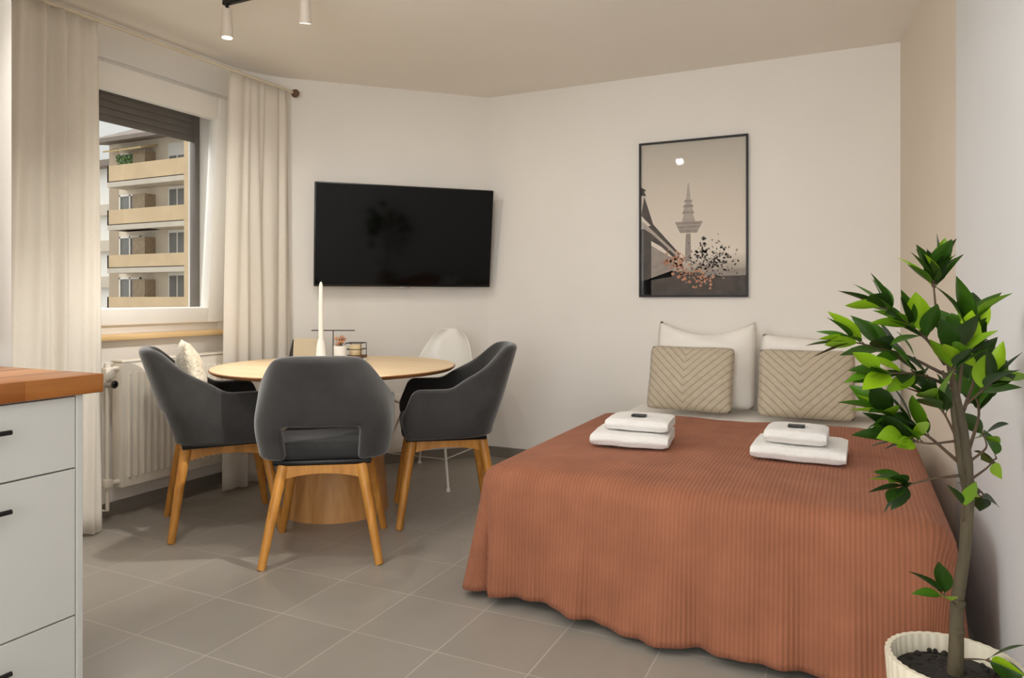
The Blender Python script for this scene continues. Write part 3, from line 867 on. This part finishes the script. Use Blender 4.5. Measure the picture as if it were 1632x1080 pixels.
for xx, lab, sd in ((1.515, 'large white pillow leaning on the bed wall below the poster', 1), (2.148, 'large white pillow leaning on the bed wall nearest the narrow wall strip', 2)):
    o = pillow_mesh('pillow', .585 if sd == 1 else .66, .53 if sd == 1 else .46, .20, M['linen'], ear=.04, sag=.085 if sd == 1 else .03, seed=sd, wob=.022)
    o.location = (xx, -.255, .464); o.rotation_euler = (R(-13), 0, R(-1 if sd == 1 else 2))
    tag(o, lab, 'pillow', 'white bed pillows')
for xx, yy, lab, sd, rz in ((1.475, -.475, 'beige chevron cushion in front of the white pillow below the poster', 3, -2), (2.075, -.475, 'beige chevron cushion in front of the white pillow beside the plant leaves', 4, 2)):
    o = pillow_mesh('cushion', .485, .375, .12, M['chev'], ear=.045, sag=.0, seed=sd)
    o.location = (xx, yy, .474); o.rotation_euler = (R(-17), 0, R(rz))
    tag(o, lab, 'cushion', 'beige chevron cushions on the bed')
kc = pillow_mesh('cushion', .36, .41, .10, M['knit'], ear=.05, seed=6, wob=.012)
tag(kc, 'cream knitted cushion propped in the armchair beside the radiator', 'cushion')
fa = a2.rotation_euler.z
kc.location = Vector(a2.location) + Matrix.Rotation(fa, 3, 'Z') @ Vector((.03, -.088, .505)); kc.rotation_euler = (R(-13), 0, fa + PI)

# ------------------------------------------------------------------ folded towels
def folded_towel(name, w, d, h, layers, label, loc, rz, group):
    mb = MB(); lh = h / layers
    for k in range(layers):
        P = []
        sh_ = .006 * math.sin(k * 2.3)
        nx = 14
        for j in range(17):                 # rounded profile round the fold at the front (-y)
            t = j / 16
            if t < .4: yy = d / 2 - (t / .4) * (d - lh / 2); zz = lh
            elif t < .6:
                a = (t - .4) / .2 * PI; yy = -d / 2 + lh / 2 - math.sin(a) * lh / 2; zz = lh / 2 + math.cos(a) * lh / 2
            else: yy = -d / 2 + lh / 2 + (t - .6) / .4 * (d - lh / 2); zz = 0
            row = []
            for i in range(nx + 1):
                u = -1 + 2 * i / nx
                rd = (1 - abs(u) ** 10) * .35 + .65
                z_ = (zz - lh / 2) * rd + lh / 2 + k * lh + .003 * noise.noise((u * 2, yy * 9, k * 3.3 + w))
                row.append((u * w / 2 + sh_, yy + sh_ * .5, max(.0003, z_) if k == 0 else z_))
            P.append(row)
        mb.grid(P)
        # close ends and back
        n0 = len(P[0])
        for e in (0, n0 - 1): mb.add([r_[e] for r_ in P], [tuple(range(len(P)))])
        mb.add(list(P[0]) + list(P[-1]), [(i, i + 1, n0 + i + 1, n0 + i) for i in range(n0 - 1)])
    o = mb.build(name, M['towel'], angle=50, loc=loc, rot=(0, 0, rz))
    bv = o.modifiers.new('soft', 'BEVEL'); bv.width = .004; bv.segments = 2; bv.limit_method = 'ANGLE'; bv.angle_limit = R(50)
    return tag(o, label, 'towel', group)
ZB1 = .503
G = 'folded white towels on the blanket'
folded_towel('folded_towel', .31, .27, .056, 1, 'large folded white towel lowest in the stack nearer the dining table', (1.475, -1.555, ZB1), R(7), G)
folded_towel('folded_towel', .255, .20, .050, 1, 'small folded white towel topping the stack nearer the dining table', (1.50, -1.535, ZB1 + .058), R(4), G)
folded_towel('folded_towel', .325, .29, .056, 1, 'large folded white towel lowest in the stack nearer the plant', (2.115, -1.525, ZB1), R(-1), G)
folded_towel('folded_towel', .215, .19, .055, 1, 'small folded white towel topping the stack nearer the plant', (2.105, -1.55, ZB1 + .058), R(-1), G)
for (x, y, z, rz, lab) in ((1.50, -1.555, ZB1 + .1095, 4, 'small black wrapped soap on the towels nearer the dining table'), (2.105, -1.565, ZB1 + .1145, -1, 'small black wrapped soap on the towels nearer the plant')):
    tag(MB().box((-.030, -.017, 0), (.030, .017, .009), .003).build('soap_bar', M['blackpl'], loc=(x, y, z), rot=(0, 0, R(rz))), lab, 'soap', 'black soaps on the towels')

# ------------------------------------------------------------------ kitchen counter
CX, CE = .455, -3.223       # front plane and end of the base cabinet
cab = thing('kitchen_cabinet', 'pale grey kitchen drawer cabinet beneath the wooden worktop', 'cabinet', (0, CE, 0))
CL = 1.2
MB().box((-.118, -CL, .08), (CX - .02, 0, .846), .002).build('body', M['carcass'], cab, smooth=False)
MB().box((-.118, -CL, 0), (CX - .07, -.02, .08)).build('plinth', M['gap'], cab, smooth=False)
MB().box((-.118, -.018, .0), (CX + .001, .0, .846), .002).build('end_panel', M['cabinet'], cab, smooth=False)
hz = []
for z0, z1 in ((.657, .842), (.271, .653), (.085, .267)):
    for y0, y1 in ((-.60, -.0205), (-CL, -.604)):
        d = MB().box((CX - .019, y0, z0), (CX, y1, z1), .0015).build('drawer_front', M['cabinet'], cab, smooth=False)
        ym, zh = (y0 + y1) / 2, z1 - .062
        hd = MB().tube([(CX + .03, ym - .115, zh), (CX + .03, ym + .115, zh)], .006, 12)
        for s_ in (-.08, .08): hd.tube([(CX - .0005, ym + s_, zh), (CX + .03, ym + s_, zh)], .0045, 8)
        hd.build('handle', M['black'], d)
wt = MB().box((-.128, -1.30, 0), (.473, .047, .050), .004).build('worktop', M['worktop'], loc=(0, CE, .8475))
tag(wt, 'thick oiled wooden worktop on the pale grey drawer cabinet', 'worktop')

# ------------------------------------------------------------------ potted plant
plant = thing('potted_plant', 'tall artificial leafy plant in a cream fluted planter by the white wall', 'plant', (2.487, -2.6915, 0), R(25.5))
PXM = .001316
def pl(px, py, dy=0.0): return Vector(((px - 1520) * PXM, dy, 1.1 - (py - 475) * PXM))
MB().lathe([(.001, 0), (.098, 0), (.104, .01), (.127, .335), (.127, .343), (.117, .343), (.113, .30), (.001, .30)], 160, flute=.012, nf=40).build('planter', M['pot'], plant, angle=60)
so = MB().lathe([(.001, .301), (.112, .301), (.111, .305), (.06, .312), (.001, .314)], 40); rs = random.Random(3)
for i in range(60):
    a, r_ = rs.uniform(0, 6.28), .105 * rs.random() ** .5
    so.ball((r_ * math.cos(a), r_ * math.sin(a), .311), rs.uniform(.003, .008), n=6)
so.build('soil', M['soil'], plant)
tr = MB().tube([pl(1521, 1082) - Vector((0, 0, .015)), pl(1524, 1040), pl(1528, 960, .005), pl(1538, 880, .0), pl(1543, 800), pl(1543, 740), pl(1535, 680), pl(1524, 620, .005), pl(1511, 575)],
               [.0165, .0145, .0125, .0112, .0118, .0095, .0088, .0075, .0045], 14)
tr.tube([pl(1538, 775), pl(1524, 735, -.012), pl(1517, 690, -.015), pl(1512, 640, -.012), pl(1500, 590, -.005)], [.007, .006, .0055, .005, .003], 10)
for py, px, r_ in ((960, 1528, .0136), (885, 1537, .0126), (768, 1543, .0128), (1005, 1526, .0148)):
    tr.tube([pl(px, py + 5), pl(px, py), pl(px, py - 5)], [r_ - .002, r_, r_ - .002], 14, cap=False)
tr.build('trunk', M['bark'], plant)
lv = MB(); rl_ = random.Random(21)
def leaf(base, d, L, wd, roll):
    d = d.normalized()
    a = Vector((0, 0, 1)) if abs(d.z) < .95 else Vector((1, 0, 0))
    sd = d.cross(a).normalized(); up = sd.cross(d)
    sd, up = sd * math.cos(roll) + up * math.sin(roll), up * math.cos(roll) - sd * math.sin(roll)
    curl = rl_.uniform(.02, .22); fold = rl_.uniform(.12, .4)
    n = 8; P = []
    for i in range(n + 1):
        t = i / n
        w_ = wd / 2 * (math.sin(PI * t ** .80) ** .95 if 0 < t < 1 else 0.01)
        c_ = base + d * (L * t) - up * (curl * L * t * t)
        P.append([c_ - sd * w_ + up * (w_ * fold), c_ - sd * w_ * .5 + up * (w_ * fold * .4), c_, c_ + sd * w_ * .5 + up * (w_ * fold * .4), c_ + sd * w_ + up * (w_ * fold)])
    if max(p_.x - .477 * p_.y for r_ in P for p_ in r_) < .155: lv.grid(P)
def branch(pts, n, L, r0=.0045, start=.35, spread=.9, size=1.0):
    n = round(n * 1.25) if n > 6 else n
    pts = [pl(*p_) for p_ in pts]
    # smooth polyline
    S = []
    for i in range(len(pts) - 1):
        for k in range(5): S.append(pts[i].lerp(pts[i + 1], k / 5))
    S.append(pts[-1])
    for _ in range(2): S = [S[0]] + [(S[i - 1] + S[i] * 2 + S[i + 1]) / 4 for i in range(1, len(S) - 1)] + [S[-1]]
    tw = MB().tube(S, [r0 * (1 - .65 * i / (len(S) - 1)) for i in range(len(S))], 7)
    for i in range(n):
        t = start + (1 - start) * (i + .5) / n if n > 1 else 1
        if i >= n * .55: t = rl_.uniform(.86, 1.0)
        x = t * (len(S) - 1); i0 = min(int(x), len(S) - 2)
        b = S[i0].lerp(S[i0 + 1], x - i0)
        d = (S[i0 + 1] - S[i0]).normalized()
        a = Vector((0, -1, .3)); s1 = d.cross(a).normalized(); s2 = d.cross(s1)
        ang = i * 2.4 + rl_.uniform(-.5, .5); sp = spread * rl_.uniform(.4, 1.15)
        dd = d + (s1 * math.cos(ang) + s2 * math.sin(ang)) * sp + Vector((0, 0, .15))
        ll = L * rl_.uniform(.72, 1.12)
        st_ = b + dd.normalized() * .008
        tw.tube([b, st_], .0014, 5)
        leaf(st_, dd, ll, ll * rl_.uniform(.42, .54) * size, rl_.uniform(-.9, .9))
    tw.build('branch', M['twig'], plant)
LL = .086
branch([(1508, 575), (1494, 515), (1482, 436, -.01)], 16, LL * .95, .004, .84, .85)
branch([(1506, 580), (1462, 535, -.03), (1392, 488, -.04)], 18, LL, .004, .40, .95)
branch([(1512, 600), (1450, 565, .02), (1368, 545, .03)], 15, LL, .004, .35, .85)
branch([(1515, 615), (1450, 592, -.03), (1385, 590, -.05)], 13, LL, .004, .3, .9)
branch([(1518, 630), (1505, 592, -.03), (1503, 560, -.05)], 8, LL, .003, .5, .9)
branch([(1526, 640), (1540, 570, .01), (1550, 512, .02)], 14, LL * 1.05, .004, .5, .95)
branch([(1532, 665), (1575, 590, .03), (1612, 532, .13)], 13, LL, .004, .45, .9)
branch([(1530, 655), (1552, 622, -.02), (1575, 600, -.03)], 9, LL * .95, .003, .45, .95)
branch([(1543, 720), (1588, 665, .05), (1630, 606, .17)], 14, LL, .004, .5, .95)
branch([(1524, 735, -.01), (1470, 690, -.02), (1405, 655, -.03)], 16, LL, .004, .45, .95)
branch([(1515, 690, -.015), (1492, 655, -.03), (1465, 628, -.04)], 10, LL, .003, .4, .9)
branch([(1517, 700, -.015), (1460, 700, -.05), (1415, 690, -.06)], 8, LL, .003, .6, .9)
branch([(1532, 757), (1470, 757, -.03), (1418, 765, -.05)], 9, LL * .8, .0035, .82, 1.0)
branch([(1546, 735), (1590, 718, .03), (1622, 706, .11)], 4, LL * .9, .003, .85, .9)
branch([(1546, 765), (1590, 750, .03), (1640, 745, .10)], 5, LL * .9, .003, .75, .9)
branch([(1546, 768), (1585, 795, .03), (1612, 812, .1)], 4, LL * .9, .003, .85, .8)
branch([(1534, 832), (1528, 815, -.02), (1522, 800, -.03)], 2, LL * .8, .002, .8, .5)
branch([(1524, 965, 0), (1508, 950, -.02), (1492, 940, -.03)], 4, LL * .82, .002, .95, .9)
branch([(1527, 1050, 0), (1548, 1042, -.02), (1562, 1040, -.03)], 4, LL * .9, .0025, .8, .9)
lv.build('foliage', M['leaf'], plant, angle=180)

# ------------------------------------------------------------------ ceiling spot track
trk = thing('track_light', 'white ceiling spotlights on a dark track', 'track light', (-.36, -1.985, H))
MB().box((-.02, -.012, -.022), (2.2, .012, 0), .003).build('rail', M['black'], trk, smooth=False)
heads = [(0, 0, 0), (.47, 14, 12), (1.27, 12, 8), (2.05, -12, 10)]
for hx, ax, ay in heads:
    hd = bpy.data.objects.new('lamp_head', None); C.objects.link(hd); hd.parent = trk
    hd.location = (hx, 0, -.028); hd.rotation_euler = (R(ax), R(ay), 0)
    MB().ball((0, 0, -.002), .009, n=10).tube([(0, 0, 0), (0, 0, -.03)], .005, 8).build('joint', M['black'], hd)
    MB().lathe([(.001, -.012), (.018, -.014), (.021, -.02), (.0275, -.13), (.0275, -.148), (.024, -.148), (.021, -.12), (.001, -.12)], 24).build('lamp_body', M['spotwhite'], hd)
    MB().lathe([(.001, -.1445), (.0235, -.1445), (.0238, -.1495), (.001, -.1505)], 24).build('lens', M['lens'], hd)

# ------------------------------------------------------------------ across the street
far = thing('apartment_building', 'beige apartment building with ochre balconies seen through the window', 'building', (-36, 26, -6))
FX0, FX1 = -3.55, 3.2
MB().box((-5.0, 0, 0), (FX1 + 6.5, 8, 17.0)).build('wall', M['render'], far, smooth=False)
MB().box((-4.98, -.02, .5), (-4.1, 0.0, 16.7)).build('shaded_bay', M['rendershade'], far, smooth=False)  # darker sheet over the facade in place of its shade
rf_ = MB(); rf_.add([(-5.2, -1.4, 16.75), (FX1 + 7, -1.4, 16.75), (FX1 + 7, 4, 20), (-5.2, 4, 17.6), (-5.2, -1.4, 17.0), (FX1 + 7, -1.4, 17.0), (FX1 + 7, 4, 20.3), (-5.2, 4, 17.9)],
            [(3, 2, 1, 0), (4, 5, 6, 7), (0, 1, 5, 4), (2, 3, 7, 6), (1, 2, 6, 5), (3, 0, 4, 7)])
rf_.build('roof', M['rooftile'], far, smooth=False)
lev = [(14.25, 15.27), (11.6, 12.53), (8.95, 9.75), (6.35, 7.18)]
for z0, z1 in lev:
    b = MB().box((FX0 + .15, -1.25, z0), (FX1 + .55, -1.12, z1)).box((FX0 + .15, -1.25, z0), (FX0 + .28, 0, z1)).box((FX1 + .42, -1.25, z0), (FX1 + .55, 0, z1))
    b.build('balcony', M['balcony'], far, smooth=False)
    MB().box((FX0 + .15, -1.25, z0 - .3), (FX1 + .55, 0, z0 + .05)).build('balcony_slab', M['slab'], far, smooth=False)
    # glazed door group, screen, small window
    zf = z0 + .1
    w_ = MB()
    for k in range(3): frame_boxes_x = w_.box((-3.95 + k * .95, -.07, zf), (-3.84 + k * .95, 0, zf + 1.95))
    w_.box((-3.95, -.07, zf + 1.85), (-1.94, 0, zf + 1.95))
    wo = w_.build('balcony_door', M['winwhite'], far, smooth=False)
    MB().box((-3.9, -.03, zf), (-2.0, -.02, zf + 1.9)).build('pane', M['winglass'], wo, smooth=False)
    MB().box((-1.75, -.75, zf), (-.65, -.02, zf + 1.8)).build('screen_wall', M['wicker'], far, smooth=False)
    w_ = MB(); w_.box((.55, -.07, zf + .5), (2.15, 0, zf + 2.2))
    wo = w_.build('window', M['winwhite'], far, smooth=False)
    pn = MB()
    for k in range(2): pn.box((.68 + k * .72, -.09, zf + .64), (1.28 + k * .72, -.06, zf + (1.4 if z0 > 14 else 2.02)))
    pn.build('pane', M['winglass'], wo, smooth=False)
MB().box((FX1 + .2, -1.3, 0), (FX1 + .75, -.9, 16.6)).build('column', M['balcony'], far, smooth=False)
MB().add([(-3.9, -.1, 16.5), (-.4, -.1, 16.5), (-.4, -1.2, 16.15), (-3.9, -1.2, 16.15), (-3.9, -.1, 16.6), (-.4, -.1, 16.6), (-.4, -1.2, 16.25), (-3.9, -1.2, 16.25)],
         [(3, 2, 1, 0), (4, 5, 6, 7), (0, 1, 5, 4), (2, 3, 7, 6), (1, 2, 6, 5), (3, 0, 4, 7)]).build('awning', M['awning'], far, smooth=False)
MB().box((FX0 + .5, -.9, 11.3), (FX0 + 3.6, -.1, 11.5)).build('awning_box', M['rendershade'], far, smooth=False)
bp_ = MB(); rb = random.Random(8)
for i in range(220):
    a = rb.uniform(0, 6.28)
    c_ = (-2.5 + max(-.62, min(.62, rb.gauss(0, .38))), -.72 + max(-.2, min(.2, rb.gauss(0, .12))), 15.1 + rb.uniform(-.2, .8))
    s_ = rb.uniform(.08, .15)
    bp_.add([(c_[0] + s_ * math.cos(a + k * 1.57), c_[1] + rb.uniform(-.06, .06), c_[2] + s_ * math.sin(a + k * 1.57)) for k in range(4)], [(0, 1, 2, 3)])
hp = bp_.build('balcony_plant', M['hedge'], loc=far.location)
tag(hp, 'leafy green plant on the top balcony across the street', 'plant')
nb_ = thing('neighbour_building', 'pale building past the left end of the balconies across the street', 'building', (-47.9, 35.2, -6))
MB().box((-9, 0, 0), (2.6, 8, 18.0)).build('wall', M['winwhite'], nb_, smooth=False)
rn = MB().prism([(-9.6, -1.0), (2.7, -1.0), (2.7, 8.6), (-9.6, 8.6)], 18.0, 18.5); rn.build('roof', M['rooftile'], nb_, smooth=False)
for k in range(5):
    MB().box((-9, -.5, 2.0 + k * 3.0), (2.2, 0, 2.9 + k * 3.0)).build('balcony', M['slab'], nb_, smooth=False)
    MB().box((.2, -.04, 3.3 + k * 3.0), (1.7, .0, 4.7 + k * 3.0)).build('window', M['winglass'], nb_, smooth=False)
struct(MB().box((-80, -60, -6.2), (-1.6, 80, -6)).build('ground', M['ground'], smooth=False), 'street surface far below the window', 'ground')

# ------------------------------------------------------------------ light
def area(name, loc, rot, size, power, col, shape='DISK'):
    l = bpy.data.lights.new(name, 'AREA'); l.shape = shape; l.size = size; l.energy = power; l.color = col
    o = bpy.data.objects.new(name, l); C.objects.link(o); o.location = loc; o.rotation_euler = rot
    return o
def spot(name, loc, target, power, col, ang=100, blend=.8, rad=.03):
    l = bpy.data.lights.new(name, 'SPOT'); l.energy = power; l.color = col; l.spot_size = R(ang); l.spot_blend = blend; l.shadow_soft_size = rad
    o = bpy.data.objects.new(name, l); C.objects.link(o); o.location = loc
    o.rotation_euler = (Vector(target) - Vector(loc)).to_track_quat('-Z', 'Y').to_euler()
    return o
WARM = (1, .965, .905); NEUT = (1, .985, .96)
spot('spot_lamp', (-.36, -1.985, 2.31), (-.5, -1.2, 0), 22, WARM, 130)
spot('spot_lamp', (.13, -1.95, 2.31), (.1, -.5, .3), 24, WARM, 130)
spot('spot_lamp', (.91, -1.95, 2.31), (1.2, -.3, .5), 12, WARM, 125)
spot('spot_lamp', (1.69, -2.01, 2.31), (1.9, -.6, 0), 8, WARM, 120)
# added fill light set in the added kitchen window frame
kw = area('kitchen_fill', (-.07, -3.8, 1.62), (0, R(-90), 0), 1.0, 40, (.96, .985, 1), 'RECTANGLE')
kw.data.size_y = 1.15
rw = area('rear_fill', (2.0, -6.22, 1.35), (R(90), 0, 0), 1.2, 62, (.93, .97, 1), 'RECTANGLE')  # added cool fill from behind the camera, brightens the bed foot
rw.data.size_y = 2.0
spot('spot_lamp', (.12, -2.9, 2.36), (-.50, -2.25, .3), 45, WARM, 84, .7, .05)  # added fill spot without a fitting, brightens left floor and armchair
spot('spot_lamp', (1.69, -2.01, 2.31), (-.85, -2.3, .3), 260, WARM, 40, .7, .03)  # second beam at the last head, added to brighten the left armchair
# added unseen fill discs below the ceiling, without fittings
area('ceiling_fill', (1.95, -4.0, 2.44), (0, 0, 0), .40, 7, NEUT)
area('ceiling_fill', (1.9, -5.5, 2.44), (0, 0, 0), .40, 7, NEUT)
sun = bpy.data.lights.new('daylight', 'SUN'); sun.energy = 6.4; sun.angle = R(70); sun.color = (1, .985, .965)
so_ = bpy.data.objects.new('daylight', sun); C.objects.link(so_)
so_.rotation_euler = Vector((.80, .05, -.55)).to_track_quat('-Z', 'Y').to_euler(); so_.location = (-6, -2, 6)

wd = bpy.data.worlds.new('overcast_sky'); bpy.context.scene.world = wd; wd.use_nodes = True
nt = wd.node_tree; bg = nt.nodes['Background']
tc = N(nt, 'ShaderNodeTexCoord'); n = N(nt, 'ShaderNodeTexNoise', Scale=3.5, Detail=5)
nt.links.new(tc.outputs['Generated'], n.inputs['Vector'])
cr = N(nt, 'ShaderNodeValToRGB'); cr.color_ramp.elements[0].position = .35; cr.color_ramp.elements[1].position = .62
cr.color_ramp.elements[0].color = lin((206, 206, 204)); cr.color_ramp.elements[1].color = lin((246, 244, 238))
nt.links.new(n.outputs['Fac'], cr.inputs['Fac']); nt.links.new(cr.outputs['Color'], bg.inputs['Color'])
bg.inputs['Strength'].default_value = 1.3

# ------------------------------------------------------------------ camera
cam = bpy.data.cameras.new('camera'); co = bpy.data.objects.new('camera', cam); C.objects.link(co)
cam.sensor_width = 36; cam.lens = 1140 / 1632 * 36; cam.shift_y = -65 / 1632; cam.clip_start = .05; cam.clip_end = 500
co.location = (2.297, -4.444, 1.1); co.rotation_euler = (R(90), 0, R(25.5))
sc = bpy.context.scene
sc.camera = co
sc.view_settings.view_transform = 'Standard'; sc.view_settings.look = 'None'; sc.view_settings.gamma = 1
sc.view_settings.use_curve_mapping = False; sc.view_settings.exposure = -0.36
sc.cycles.use_denoising = True
sc.cycles.max_bounces = 10; sc.cycles.diffuse_bounces = 6; sc.cycles.transparent_max_bounces = 12
